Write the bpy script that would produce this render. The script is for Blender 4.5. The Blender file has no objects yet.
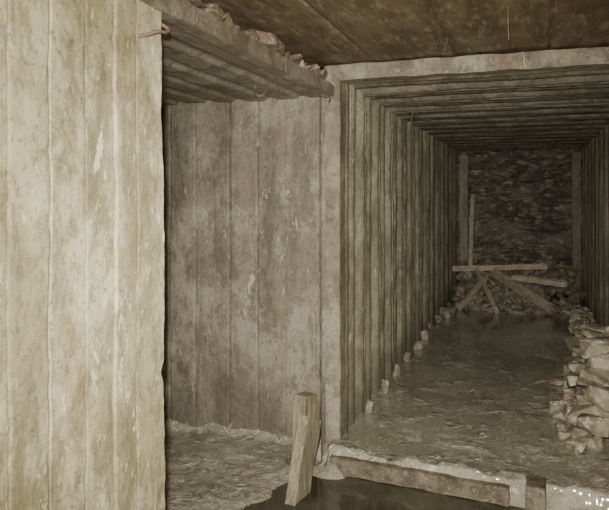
import bpy, bmesh, math, random
from mathutils import Vector, Matrix, noise
random.seed(7)
A=1.1
def V(x,y,z): return Vector((x*A,y*A,z*A))
def fbm(p,o=4): return noise.fractal(p,1.0,2.0,o)
def sm(e0,e1,x):
    t=max(0,min(1,(x-e0)/(e1-e0))); return t*t*(3-2*t)
def groove(t,c,w): return -max(0,1-abs(t-c)/w)

# ---------------------------------------------------------------- materials
class NB:
    def __init__(s,name):
        s.m=bpy.data.materials.new(name); s.m.use_nodes=True
        s.t=s.m.node_tree; s.b=s.t.nodes['Principled BSDF']
        s.tc=s.t.nodes.new('ShaderNodeTexCoord').outputs['Object']
    def n(s,typ,**k):
        x=s.t.nodes.new(typ)
        for a,v in k.items(): setattr(x,a,v)
        return x
    def link(s,a,b): s.t.links.new(a,b)
    def noise(s,scale,detail=6,rough=.6,stretch=(1,1,1),dist=0,off=(0,0,0)):
        mp=s.n('ShaderNodeMapping'); mp.inputs['Scale'].default_value=stretch; mp.inputs['Location'].default_value=off
        s.link(s.tc,mp.inputs['Vector'])
        x=s.n('ShaderNodeTexNoise'); x.inputs['Scale'].default_value=scale
        x.inputs['Detail'].default_value=detail; x.inputs['Roughness'].default_value=rough
        x.inputs['Distortion'].default_value=dist
        s.link(mp.outputs[0],x.inputs['Vector']); return x.outputs['Fac']
    def ramp(s,f,a,b,lo=0,hi=1):
        r=s.n('ShaderNodeMapRange',interpolation_type='SMOOTHSTEP')
        r.inputs['From Min'].default_value=a; r.inputs['From Max'].default_value=b
        r.inputs['To Min'].default_value=lo; r.inputs['To Max'].default_value=hi
        s.link(f,r.inputs['Value']); return r.outputs['Result']
    def mix(s,f,a,b,bt='MIX'):
        x=s.n('ShaderNodeMix',data_type='RGBA',blend_type=bt)
        if isinstance(f,float): x.inputs[0].default_value=f
        else: s.link(f,x.inputs[0])
        for i,c in ((6,a),(7,b)):
            if isinstance(c,tuple): x.inputs[i].default_value=(*c,1)
            else: s.link(c,x.inputs[i])
        return x.outputs[2]
    def math(s,op,a,b):
        x=s.n('ShaderNodeMath',operation=op)
        for i,c in ((0,a),(1,b)):
            if isinstance(c,(float,int)): x.inputs[i].default_value=c
            else: s.link(c,x.inputs[i])
        return x.outputs[0]
    def line(s,f,lv,w):
        d=s.math('ABSOLUTE',s.math('SUBTRACT',f,lv),0.0)
        return s.ramp(d,0,w,1,0)
    def col(s,c): s.link(c,s.b.inputs['Base Color'])
    def rough(s,r):
        if isinstance(r,float): s.b.inputs['Roughness'].default_value=r
        else: s.link(r,s.b.inputs['Roughness'])
    def bump(s,hs,strength=.6,dist=.01):
        h=hs[0]
        for k in hs[1:]: h=s.math('ADD',h,k)
        x=s.n('ShaderNodeBump'); x.inputs['Strength'].default_value=strength; x.inputs['Distance'].default_value=dist
        s.link(h,x.inputs['Height']); s.link(x.outputs[0],s.b.inputs['Normal'])

def concrete(name,base,light,dark,rust,white=.5,rustamt=.5,stretch=(5,5,.7),darkamt=.7,rgh=(.3,.65),bs=.8,mot=.9,foot=0,ms=6):
    s=NB(name)
    c=s.mix(s.ramp(s.noise(2.6,8,.7),.42,.58),base,light)
    streak=s.ramp(s.noise(2.0,9,.75,stretch,dist=.3),.50,.60)
    c=s.mix(s.math('MULTIPLY',streak,darkamt),c,dark)
    mott=s.ramp(s.noise(ms,10,.8,(1,1,.7),off=(3,1,5)),.50,.58)
    c=s.mix(s.math('MULTIPLY',mott,darkamt*mot),c,dark)
    r=s.math('MULTIPLY',s.ramp(s.noise(1.6,7,.7,(3.5,3.5,.8),off=(9,4,2)),.57,.66),rustamt)
    c=s.mix(r,c,rust)
    w1=s.ramp(s.noise(5,9,.8,(1.6,1.6,.55),dist=.5,off=(1,8,3)),.58,.62)
    w2=s.ramp(s.noise(24,7,.8,(1.2,1.2,.5),off=(4,4,4)),.58,.63)
    w=s.math('MULTIPLY',s.math('MAXIMUM',w1,w2),white)
    c=s.mix(w,c,tuple(min(.9,x*1.7+.05) for x in light))
    sp=s.ramp(s.noise(42,6,.8),.55,.62)
    c=s.mix(s.math('MULTIPLY',sp,.75),c,dark)
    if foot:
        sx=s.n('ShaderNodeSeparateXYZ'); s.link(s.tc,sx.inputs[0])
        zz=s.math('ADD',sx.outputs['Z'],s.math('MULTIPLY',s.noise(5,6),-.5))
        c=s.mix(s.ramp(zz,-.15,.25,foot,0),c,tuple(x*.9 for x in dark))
    s.col(c)
    s.rough(s.ramp(s.noise(4,6),.35,.65,rgh[0],rgh[1]))
    s.bump([s.math('MULTIPLY',s.noise(12,10,.75),.8),s.math('MULTIPLY',s.noise(60,6,.75),.6),s.math('MULTIPLY',w,.4)],bs,.013)
    return s.m
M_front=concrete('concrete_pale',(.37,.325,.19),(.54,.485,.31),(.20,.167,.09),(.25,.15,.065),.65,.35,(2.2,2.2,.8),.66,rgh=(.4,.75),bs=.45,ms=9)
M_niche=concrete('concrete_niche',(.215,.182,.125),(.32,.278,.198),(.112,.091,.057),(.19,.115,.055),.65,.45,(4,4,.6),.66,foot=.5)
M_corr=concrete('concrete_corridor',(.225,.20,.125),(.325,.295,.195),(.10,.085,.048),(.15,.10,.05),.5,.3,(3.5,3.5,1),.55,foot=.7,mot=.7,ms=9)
M_ceil=concrete('concrete_ceiling',(.18,.155,.105),(.26,.225,.158),(.08,.066,.042),(.15,.09,.042),.45,.4,(2,2,2),.6)
M_beam=concrete('concrete_beam',(.235,.195,.13),(.34,.295,.215),(.12,.094,.058),(.19,.11,.055),.6,.45,(3,3,3),.65)

def simple(name,c1,c2,c3,sc=5,stretch=(1,1,1),r=(.5,.8),bs=.8,bd=.015):
    s=NB(name)
    c=s.mix(s.ramp(s.noise(sc,8,.7,stretch),.42,.58),c1,c2)
    c=s.mix(s.ramp(s.noise(sc*3.3,9,.78,stretch,off=(5,2,7)),.52,.60),c,c3)
    s.col(c); s.rough(s.ramp(s.noise(sc*1.3,5),.35,.65,r[0],r[1]))
    s.bump([s.noise(sc*3,9,.7,stretch),s.math('MULTIPLY',s.noise(sc*14,5,.7,stretch),.3)],bs,bd)
    return s.m
M_rust=simple('rusty_ceiling_mat',(.205,.152,.082),(.14,.10,.053),(.30,.24,.145),3,(3,.6,2),(.4,.75),.4,.008)
M_rock=simple('dark_rock_mat',(.34,.295,.215),(.17,.142,.10),(.55,.49,.38),2.2,(1,1,1.8),(.6,.9),1,.06)
M_rubble=simple('brown_rubble_mat',(.24,.165,.10),(.14,.095,.055),(.38,.32,.23),5,(1,1,1),(.7,.9),1,.02)
M_stone=simple('pale_stone_mat',(.37,.32,.215),(.18,.148,.092),(.55,.50,.385),4,(1,1,1),(.4,.75),.7,.01)
M_stone2=simple('muddy_stone_mat',(.29,.25,.17),(.18,.15,.10),(.46,.41,.30),5,(1,1,1),(.5,.8),.9,.015)
M_wood=simple('old_wood_mat',(.34,.30,.19),(.21,.175,.105),(.13,.108,.065),6,(4,4,.5),(.6,.85),.9,.01)
M_woodf=simple('pale_timber_mat',(.56,.48,.33),(.42,.35,.22),(.28,.22,.14),6,(2,2,2),(.6,.85),.9,.01)
M_woodd=simple('wet_wood_mat',(.17,.14,.09),(.10,.08,.05),(.25,.21,.14),6,(2,2,2),(.35,.65),.9,.01)
M_iron=simple('rusty_iron_mat',(.20,.135,.08),(.13,.085,.05),(.32,.25,.16),20,(1,1,1),(.6,.9),.8,.004)
def ground(name,c1,c2,dk,foam,rg,bump):
    s=NB(name)
    c=s.mix(s.ramp(s.noise(2.5,7,.6),.40,.60),c1,c2)
    c=s.mix(s.math('MULTIPLY',s.ramp(s.noise(9,9,.78,dist=.6),.50,.60),dk),c,(.15,.13,.085))
    f=s.ramp(s.noise(7,9,.75,off=(4,4,1),dist=1.2),.58,.61)
    n1=s.noise(3.6,5,.55,off=(7,1,2),dist=.6)
    gate=s.ramp(s.noise(6,5,.6,off=(1,1,9)),.42,.50)
    l=s.math('MULTIPLY',s.math('MAXIMUM',s.math('MAXIMUM',s.line(n1,.52,.016),s.line(n1,.44,.012)),s.line(n1,.59,.012)),gate)
    f=s.math('MULTIPLY',s.math('MAXIMUM',f,l),foam)
    c=s.mix(f,c,(.56,.515,.41)); s.col(c)
    s.rough(s.ramp(s.noise(5,6,.6,off=(2,1,1)),.40,.6,rg[0],rg[1]))
    s.b.inputs['Coat Weight'].default_value=.5; s.b.inputs['Coat Roughness'].default_value=.08
    s.bump([s.noise(6,9,.62,dist=.8),s.math('MULTIPLY',s.noise(26,6,.65,dist=.5),.4),s.math('MULTIPLY',l,.3)],bump[0],bump[1])
    return s.m
M_mud=ground('mud_mat',(.275,.248,.175),(.37,.335,.24),.9,.85,(.12,.36),(.7,.04))
M_water=ground('murky_water_mat',(.26,.235,.158),(.34,.31,.212),.3,.85,(.08,.16),(.16,.015))
s=NB('dark_water_mat')
s.col(s.mix(s.ramp(s.noise(3,4),.4,.6),(.045,.038,.022),(.08,.07,.042)))
s.rough(.06); s.bump([s.noise(5,2,.5)],.1,.01); M_dwater=s.m

# ---------------------------------------------------------------- mesh helpers
def add(name,me,mat,smooth=True):
    o=bpy.data.objects.new(name,me); bpy.context.collection.objects.link(o)
    if mat: me.materials.append(mat)
    if smooth:
        for p in me.polygons: p.use_smooth=True
    return o
def grid(name,fn,us,vs,mat,flip=False,thick=None,smooth=True):
    nu,nv=len(us),len(vs); vv=[fn(u,v) for v in vs for u in us]; ff=[]
    for j in range(nv-1):
        for i in range(nu-1):
            a=j*nu+i; f=(a,a+1,a+1+nu,a+nu)
            ff.append(f[::-1] if flip else f)
    if thick:
        off=len(vv); t=Vector(thick); vv+=[p+t for p in vv[:off]]
        ff+=[tuple(off+k for k in f[::-1]) for f in list(ff)]
        ring=[i for i in range(nu)]+[j*nu+nu-1 for j in range(1,nv)]+[(nv-1)*nu+i for i in range(nu-2,-1,-1)]+[j*nu for j in range(nv-2,0,-1)]
        for k in range(len(ring)):
            a,b=ring[k],ring[(k+1)%len(ring)]
            f=(b,a,off+a,off+b); ff.append(f[::-1] if flip else f)
    me=bpy.data.meshes.new(name); me.from_pydata(vv,[],ff); me.update()
    return add(name,me,mat,smooth)
def lin(a,b,n): return [a+(b-a)*i/(n-1) for i in range(n)]

P=.42
def rib(t):
    f=(t/P)%1.0; d=min(f,1-f)
    j=1-sm(.010,.045,d)
    m=max(0,1-abs(f-.5)/.16)
    h=.004+.046*(1-sm(.09,.22,d)) + .036*sm(0,1,m)
    return h-.040*j
def riby(a,b):
    ys=set()
    k0=int(a/P)-1; k1=int(b/P)+2
    for k in range(k0,k1):
        for f in (0,.01,.02,.035,.05,.09,.12,.15,.18,.21,.24,.285,.33,.37,.41,.45,.5,.55,.59,.63,.67,.715,.76,.79,.82,.85,.88,.91,.95,.965,.98,.99):
            y=(k+f)*P
            if a<=y<=b: ys.add(round(y,5))
    ys.add(a); ys.add(b); return sorted(ys)

YE=9.2; Y0=3.38; XL=-.985; XR=.66
ZC=1.998
def wob(p,amp=.006,sc=2.5): return amp*fbm(Vector(p)*sc)
def f(y,z):
    k=math.floor(y/P)
    ph=noise.noise(Vector((k*3.7,0,1)))
    h=rib(y)+wob((0,y,z*.5),.006,3)+wob((0,y,z),.004,10)+.012*ph+.010*ph*z*.5
    return V(XL+h-.006,y,z)
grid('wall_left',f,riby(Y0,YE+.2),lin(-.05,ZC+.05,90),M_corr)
def f(y,z):
    k=math.floor(y/P); ph=noise.noise(Vector((k*3.7,5,1)))
    return V(XR-rib(y)-wob((3,y,z*.5),.008,3)-.012*ph,y,z)
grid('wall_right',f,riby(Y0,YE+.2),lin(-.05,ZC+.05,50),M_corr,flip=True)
def f(y,x):
    k=math.floor(y/P); ph=noise.noise(Vector((k*3.7,9,1)))
    return V(x,y,ZC-rib(y)*.85+.015-wob((x*.5,y,7),.006,3)-wob((x,y,2),.003,10)-.014*ph-.006*ph*x)
grid('ceiling',f,riby(Y0+.03,YE+.2),lin(XL-.05,XR+.05,60),M_ceil)
def f(x,z):
    p=Vector((x*1.2,2,z*2.4)); 
    return V(x,YE+.18*fbm(p*1.6,6)-.10*abs(noise.noise(p*4))-.04*abs(noise.noise(p*9)),z)
grid('wall_back',f,lin(XL-.1,XR+.1,130),lin(-.05,ZC+.08,140),M_rock,smooth=False)

JN=[(-2.45,.010),(-2.04,.006),(-1.86,.003),(-1.64,.026),(-1.47,.008),(-1.30,.003),(-1.09,.03)]
def fn_niche(x,z):
    h=0
    for c,d in JN:
        h+=d*groove(x,c+.004*noise.noise(Vector((c*9,z*1.5,0))),.010)
    h+=.006*math.sin(x*2*math.pi/.28)
    h+=.035*sm(-1.085,-1.075,x)
    return V(x,3.40-h-wob((x,5,z*.6),.010,2.2)-wob((x,5,z),.005,9),z)
xs=sorted(set([round(v,4) for v in lin(-2.7,-1.0,280)]+[round(c+d,4) for c,_ in JN for d in (-.01,-.005,0,.005,.01)]))
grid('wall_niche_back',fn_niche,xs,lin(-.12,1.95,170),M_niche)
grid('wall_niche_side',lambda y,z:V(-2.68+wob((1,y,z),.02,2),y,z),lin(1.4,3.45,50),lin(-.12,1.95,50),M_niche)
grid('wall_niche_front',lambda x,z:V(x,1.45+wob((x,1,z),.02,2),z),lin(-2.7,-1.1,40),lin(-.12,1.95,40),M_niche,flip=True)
def f(x,y):
    t=(x+1.0); q=(t/.19)%1.0
    h=.016*sm(.10,.22,.5-abs(q-.5))
    h+=.006*noise.noise(Vector((math.floor(t/.19)*3,1,1)))
    return V(x,y,1.928-h-wob((x,y*.5,3),.006,3)-wob((x,y,3),.003,12))
grid('ceiling_niche',f,lin(-2.7,-1.0,260),lin(1.4,3.42,60),M_beam,flip=True)

FG=[(1.045,.006,.002),(1.165,.007,.004),(1.29,.006,.0015),(1.405,.008,.007),(1.50,.006,.001),(.9,.01,.01),(.66,.01,.014),(.42,.01,.01),(.18,.01,.01)]
def fp(y,z):
    e=sm(1.45,1.63,y)
    yy=y+e*(.030*(1-z/2.1)+.004*noise.noise(Vector((0,z*1.5,3)))-.016*max(0,1-abs(z-.86)/.035)+.003*noise.noise(Vector((0,z*30,3))))
    h=0
    for c,w,d in FG: h+=d*groove(y+.004*noise.noise(Vector((c*5,z*1.2,0))),c,w)
    b=sum(1 for c,_,_ in FG if y>c); h+=.003*noise.noise(Vector((b*7.7,3,3)))
    h+=wob((2,y,z*.5),.006,4)+wob((2,y,z),.0025,14)
    return V(-1.0+h-.03*sm(1.622,1.63,y),yy,z)
ysf=sorted(set([round(v,4) for v in lin(-1.5,.9,60)+lin(.9,1.63,260)]+[round(c+d,4) for c,w,_ in FG for d in(-w,-w/2,0,w/2,w)]))
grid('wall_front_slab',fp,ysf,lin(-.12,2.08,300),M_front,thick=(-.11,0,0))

def boxpiece(name,c,size,rot,mat,seg=(2,2,14),jit=.004,bev=.006,seed=0,nsc=6):
    bm=bmesh.new(); bmesh.ops.create_cube(bm,size=1)
    for ax,n in enumerate(seg):
        if n>1:
            for k in range(1,n):
                co=[0,0,0]; co[ax]=-.5+k/n; no=[0,0,0]; no[ax]=1
                bmesh.ops.bisect_plane(bm,geom=bm.verts[:]+bm.edges[:]+bm.faces[:],plane_co=co,plane_no=no)
    M=Matrix.Translation(c)@rot@Matrix.Diagonal((*size,1))
    for v in bm.verts: v.co=M@v.co
    sharp=[e for e in bm.edges if len(e.link_faces)==2 and e.calc_face_angle(0)>1.0]
    if bev: bmesh.ops.bevel(bm,geom=sharp,offset=bev,segments=2,affect='EDGES')
    for v in bm.verts:
        p=v.co*nsc+Vector((seed,seed*2,0))
        v.co+=Vector((noise.noise(p),noise.noise(p+Vector((9,0,0))),noise.noise(p+Vector((0,9,0)))))*jit
    me=bpy.data.meshes.new(name); bm.to_mesh(me); bm.free()
    o=add(name,me,mat,True)
    try: me.set_sharp_from_angle(angle=.5)
    except Exception: pass
    return o
I4=Matrix.Identity(4)
def bp(name,x0,x1,y0,y1,z0,z1,mat,seg,jit=.012,bev=.012,seed=0,nsc=5):
    return boxpiece(name,V((x0+x1)/2,(y0+y1)/2,(z0+z1)/2),(abs(x1-x0)*A,abs(y1-y0)*A,abs(z1-z0)*A),I4,mat,seg,jit,bev,seed,nsc)
bp('concrete_column',-1.035,-.955,3.31,3.43,-.05,1.985,M_beam,(4,3,70),.006,.005,1,12)
bp('ceiling_beam',-1.04,.85,3.31,3.44,1.985,2.066,M_beam,(90,3,4),.006,.005,2,9)
bp('niche_lintel',-1.05,-.985,1.0,3.30,1.898,1.962,M_beam,(3,100,3),.005,.004,3,9)
bp('mouth_column',.66,.80,3.32,3.43,-.05,1.985,M_beam,(4,3,40),.008,.01,4)

PB=[-.78,-.36,.08,.50]
def f(x,y):
    h=0
    for c in PB: h-=.018*groove(x+.004*noise.noise(Vector((c,y*2,0))),c,.009)
    b=sum(1 for c in PB if x>c); h+=.012*noise.noise(Vector((b*5.1,1,1)))
    return V(x,y,2.076+h+wob((x,y*.6,1),.008,2.5)+wob((x,y,1),.003,9))
xs=sorted(set([round(v,4) for v in lin(-1.25,1.0,170)]+[round(c+d,4) for c in PB for d in(-.008,0,.008)]))
grid('ceiling_chamber',f,xs,lin(-1.5,3.45,170),M_rust,flip=True)
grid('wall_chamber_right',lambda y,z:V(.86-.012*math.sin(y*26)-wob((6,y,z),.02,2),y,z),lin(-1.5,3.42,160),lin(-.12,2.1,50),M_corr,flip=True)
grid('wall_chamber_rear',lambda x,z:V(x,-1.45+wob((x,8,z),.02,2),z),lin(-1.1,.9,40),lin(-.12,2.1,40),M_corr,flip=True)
grid('rock_band_above_lintel',lambda y,z:V(-1.16+.05*fbm(Vector((1,y*4,z*6))),y,z),lin(1.0,3.4,160),lin(1.93,2.1,14),M_rubble,smooth=False)

def stones(name,specs,mat,nv=(14,22),bv=.05):
    bm=bmesh.new()
    for (c,s,rz,tilt) in specs:
        b2=bmesh.new()
        n=random.randint(*nv)
        for i in range(n):
            d=Vector((random.uniform(-1,1),random.uniform(-1,1),random.uniform(-1,1)))
            m=max(abs(d.x),abs(d.y),abs(d.z)); d=d/m*random.uniform(.85,1.0)
            b2.verts.new((d.x*s[0]/2,d.y*s[1]/2,d.z*s[2]/2))
        bmesh.ops.convex_hull(b2,input=b2.verts[:])
        bmesh.ops.delete(b2,geom=[v for v in b2.verts if not v.link_faces],context='VERTS')
        bmesh.ops.dissolve_limit(b2,angle_limit=.25,verts=b2.verts[:],edges=b2.edges[:])
        bmesh.ops.bevel(b2,geom=b2.edges[:],offset=min(s)*bv,segments=1,affect='EDGES')
        R=Matrix.Translation(c)@Matrix.Rotation(rz,4,'Z')@Matrix.Rotation(tilt[0],4,'X')@Matrix.Rotation(tilt[1],4,'Y')
        for v in b2.verts: v.co=R@v.co
        tmp=bpy.data.meshes.new('t'); b2.to_mesh(tmp); b2.free(); bm.from_mesh(tmp); bpy.data.meshes.remove(tmp)
    me=bpy.data.meshes.new(name); bm.to_mesh(me); bm.free()
    return add(name,me,mat,False)
U=random.uniform
def tl(k=.2): return (U(-k,k),U(-k,k))
sp=[]
z=.10
for lay in range(4):
    f0=lay/4; hh=.11
    y=3.64+lay*.12
    while y<5.1-lay*.08:
        w=U(.17,.34)
        x0=.25+f0*.11+U(-.04,.04)
        sp.append((V(x0+.10,y+w/2,z+hh/2+U(-.015,.015)),(U(.18,.30)*A,w*A,hh*U(.7,1.15)*A),U(-.7,.7),tl(.28)))
        sp.append((V(min(.53,x0+.26),y+w/2+U(-.05,.05),z+hh/2+.02),(U(.14,.19)*A,w*A*.8,hh*U(.7,1.2)*A),U(-.3,.3),tl(.25)))
        y+=w*.88
    z+=.092
for i in range(22):
    sp.append((V(U(.14,.30),U(3.5,4.8),.11),(U(.05,.13)*A,U(.05,.13)*A,U(.04,.09)*A),U(0,3),tl(.4)))
stones('rubble_pile',sp,M_stone,(13,20),.03)
sp=[]
k=int(Y0/P)+1
while k*P<7.2:
    y=k*P
    sp.append((V(-.905+U(-.01,.02),y,.11),(U(.045,.08)*A,U(.04,.07)*A,U(.07,.12)*A),U(-.3,.3),tl(.35)))
    if y>6.3:
        for q in range(3): sp.append((V(-.86+U(-.01,.07),y+U(0,.4),.11+U(0,.03)),(U(.08,.14)*A,U(.08,.14)*A,U(.06,.11)*A),U(0,3),tl(.4)))
    k+=1
stones('wall_foot_stones',sp,M_stone2)
sp=[]
y=5.3
while y<7.3:
    for q in range(5):
        sp.append((V(.53-U(0,.13),y+U(-.1,.1),.11+U(0,.12)),(U(.07,.16)*A,U(.07,.16)*A,U(.06,.11)*A),U(0,3),tl(.4)))
    y+=.15
stones('wall_foot_stones',sp,M_stone,(10,15),.03)
sp=[]
for i in range(330):
    x=U(-.84,.50); t=U(0,1)
    y=7.55+t*1.35+.08*math.sin(x*4); zt=.08+.42*t*(1-.12*math.sin((x+.3)*3))
    s0=U(.08,.19)
    sp.append((V(x,min(y,8.9),zt-U(0,.05)),(s0*A,s0*U(.7,1)*A,s0*U(.45,.8)*A),U(0,3),tl(.5)))
stones('rock_debris_heap',sp,M_stone2)
sp=[]
y=1.3
while y<3.25:
    w=U(.06,.22)
    sp.append((V(-1.07+U(-.03,.02),y+w/2,1.985+U(0,.03)),(U(.08,.13)*A,w*A,U(.03,.085)*A),U(-.2,.2),tl(.25)))
    y+=w*.85
stones('lintel_packing_stones',sp,M_rubble,(10,15),.03)

def edge(x): return 3.16-.09*(x+1)+.012*noise.noise(Vector((x*6,1,1)))
def floor_z(x,y):
    n=fbm(Vector((x*2.2,y*2.2,0)),5); n2=fbm(Vector((x*9,y*9,2)),4)
    near=1-sm(4.8,7.0,y)
    r=1-abs(noise.noise(Vector((x*5.0+.6*n,y*3.2,4))))*2
    zc=.079+.010*n+near*(.008*n2+.020*(r-.50))
    left=sm(-1.02,-1.22,x+.10*noise.noise(Vector((y*4,x*3,1)))); right=sm(.02,.22,x+.05*n2)
    zch=-.075+left*.072+right*.105+.014*n+.010*n2*(left+right)
    zch+=.11*math.exp(-(((x+.95)/.13)**2+((y-3.16)/.12)**2))*(1+.5*n2)
    e=edge(x)
    t=sm(e-.03,e+.012,y) if x>-1.0 else sm(3.36,3.45,y)
    zc+=.014*(1-sm(e+.03,e+.14,y))*(1+n2)
    return zch*(1-t)+zc*t
ys=lin(-1.5,2.4,60)[:-1]+lin(2.4,2.94,60)[:-1]+lin(2.94,3.20,56)[:-1]+lin(3.20,5.6,240)[:-1]+lin(5.6,9.4,120)
xs=lin(-2.7,-1.25,70)[:-1]+lin(-1.25,.9,240)
grid('floor',lambda x,y:V(x,y,floor_z(x,y)),xs,ys,M_mud)
def poly(name,pts,z,mat):
    me=bpy.data.meshes.new(name); me.from_pydata([V(x,y,z) for x,y in pts],[],[tuple(range(len(pts)))]); return add(name,me,mat,False)
poly('muddy_water',[(-.95,3.22),(.62,3.08),(.62,8.6),(-.95,8.6)],.085,M_water)
poly('dark_water',[(-.98,.2),(.84,.2),(.84,2.98),(-.98,3.13)],-.018,M_dwater)
poly('dark_water',[(-1.45,1.75),(-.98,1.75),(-.98,3.1),(-1.45,3.1)],-.018,M_dwater)
boxpiece('sill_timber',V(-.52,3.098,.024),(.86*A,.045*A,.080*A),Matrix.Rotation(math.radians(-5.1),4,'Z'),M_woodd,(60,3,3),.006,.003,5,10)

def timber(name,p0,p1,w,t,mat,twist=0,seed=0,jit=.006):
    p0=V(*p0);p1=V(*p1); d=p1-p0; L=d.length
    q=d.to_track_quat('Z','X').to_matrix().to_4x4()@Matrix.Rotation(twist,4,'Z')
    return boxpiece(name,(p0+p1)/2,(w*A,t*A,L),q,mat,(3,2,max(6,int(L/.04))),jit,.004,seed,9)
timber('wooden_plank',(-1.015,2.80,-.05),(-1.00,2.95,.305),.145,.05,M_wood,math.radians(0),11)
timber('wooden_stub',(-1.125,3.22,.0),(-1.12,3.24,.325),.11,.07,M_wood,0,12)
timber('wooden_post',(.02,2.93,-.12),(.02,2.95,.150),.15,.08,M_woodd,0,13)
timber('timber_prop',(-.72,8.35,.25),(-.715,8.75,1.38),.05,.045,M_woodf,0,14)
timber('timber_rail',(-.90,8.10,.48),(.18,8.15,.54),.055,.05,M_woodf,0,15)
timber('broken_plank',(-.60,8.03,.46),(-.36,7.42,.12),.12,.04,M_woodf,.5,16)
timber('broken_plank',(-.42,8.03,.46),(.20,7.48,.16),.09,.04,M_woodf,.4,17)
timber('broken_plank',(-.50,8.00,.42),(-.76,7.45,.12),.07,.04,M_woodf,.2,18)
timber('broken_plank',(-.20,7.98,.42),(.38,7.85,.38),.05,.04,M_woodf,.2,19)
bp('timber_frame_post',-.91,-.80,8.98,9.08,.05,1.93,M_corr,(4,4,30),.012,.01,21)
bp('timber_frame_post',.50,.60,8.98,9.08,.05,1.93,M_corr,(4,4,30),.012,.01,22)

def wire(name,pts,r,mat):
    cu=bpy.data.curves.new(name,'CURVE'); cu.dimensions='3D'; cu.bevel_depth=r; cu.bevel_resolution=3
    sp=cu.splines.new('BEZIER'); sp.bezier_points.add(len(pts)-1)
    for b,p in zip(sp.bezier_points,pts): b.co=V(*p); b.handle_left_type=b.handle_right_type='AUTO'
    o=bpy.data.objects.new(name,cu); bpy.context.collection.objects.link(o); cu.materials.append(mat); return o
wire('rebar_hook',[(-1.02,1.50,1.800),(-.985,1.52,1.806),(-.965,1.55,1.822),(-.96,1.58,1.826),(-.965,1.60,1.840),(-.975,1.585,1.850)],.0055,M_iron)
wire('tie_wire',[(-1.25,2.9,1.93),(-1.26,2.88,1.87),(-1.23,2.87,1.85),(-1.21,2.9,1.87)],.003,M_iron)
wire('tie_wire',[(-1.02,3.2,1.92),(-1.0,3.15,1.88),(-.96,3.14,1.87),(-.95,3.1,1.84)],.003,M_iron)
wire('tie_wire',[(-.75,4.2,2.0),(-.76,4.2,1.93),(-.72,4.18,1.90),(-.73,4.2,1.86)],.003,M_iron)
wire('hanging_rod',[(-.08,2.55,2.10),(-.08,2.55,2.02),(-.078,2.55,1.955)],.0022,M_iron)

L=bpy.data.lights.new('flash_lamp','POINT'); L.energy=215; L.shadow_soft_size=.02; L.color=(1,.99,.93)
lo=bpy.data.objects.new('flash_lamp',L); bpy.context.collection.objects.link(lo); lo.location=V(-.03,-.01,1.37)+Vector((0,0,.10))
L=bpy.data.lights.new('flash_reflector','SPOT'); L.energy=660; L.shadow_soft_size=.02; L.color=(1,.99,.94)
L.spot_size=math.radians(64); L.spot_blend=1.0
lo=bpy.data.objects.new('flash_reflector',L); bpy.context.collection.objects.link(lo); lo.location=V(-.03,0,1.37)+Vector((0,0,.10))
lo.rotation_euler=(math.radians(80),0,math.radians(13))
w=bpy.data.worlds.new('World'); bpy.context.scene.world=w; w.use_nodes=True
w.node_tree.nodes['Background'].inputs[0].default_value=(0,0,0,1)
cam=bpy.data.cameras.new('camera'); co=bpy.data.objects.new('camera',cam); bpy.context.collection.objects.link(co)
co.location=V(0,0,1.37); co.rotation_euler=(math.radians(90),0,math.radians(19.2))
cam.sensor_width=36; cam.lens=650/609*36; cam.shift_y=-59/609; cam.clip_start=.02
bpy.context.scene.camera=co
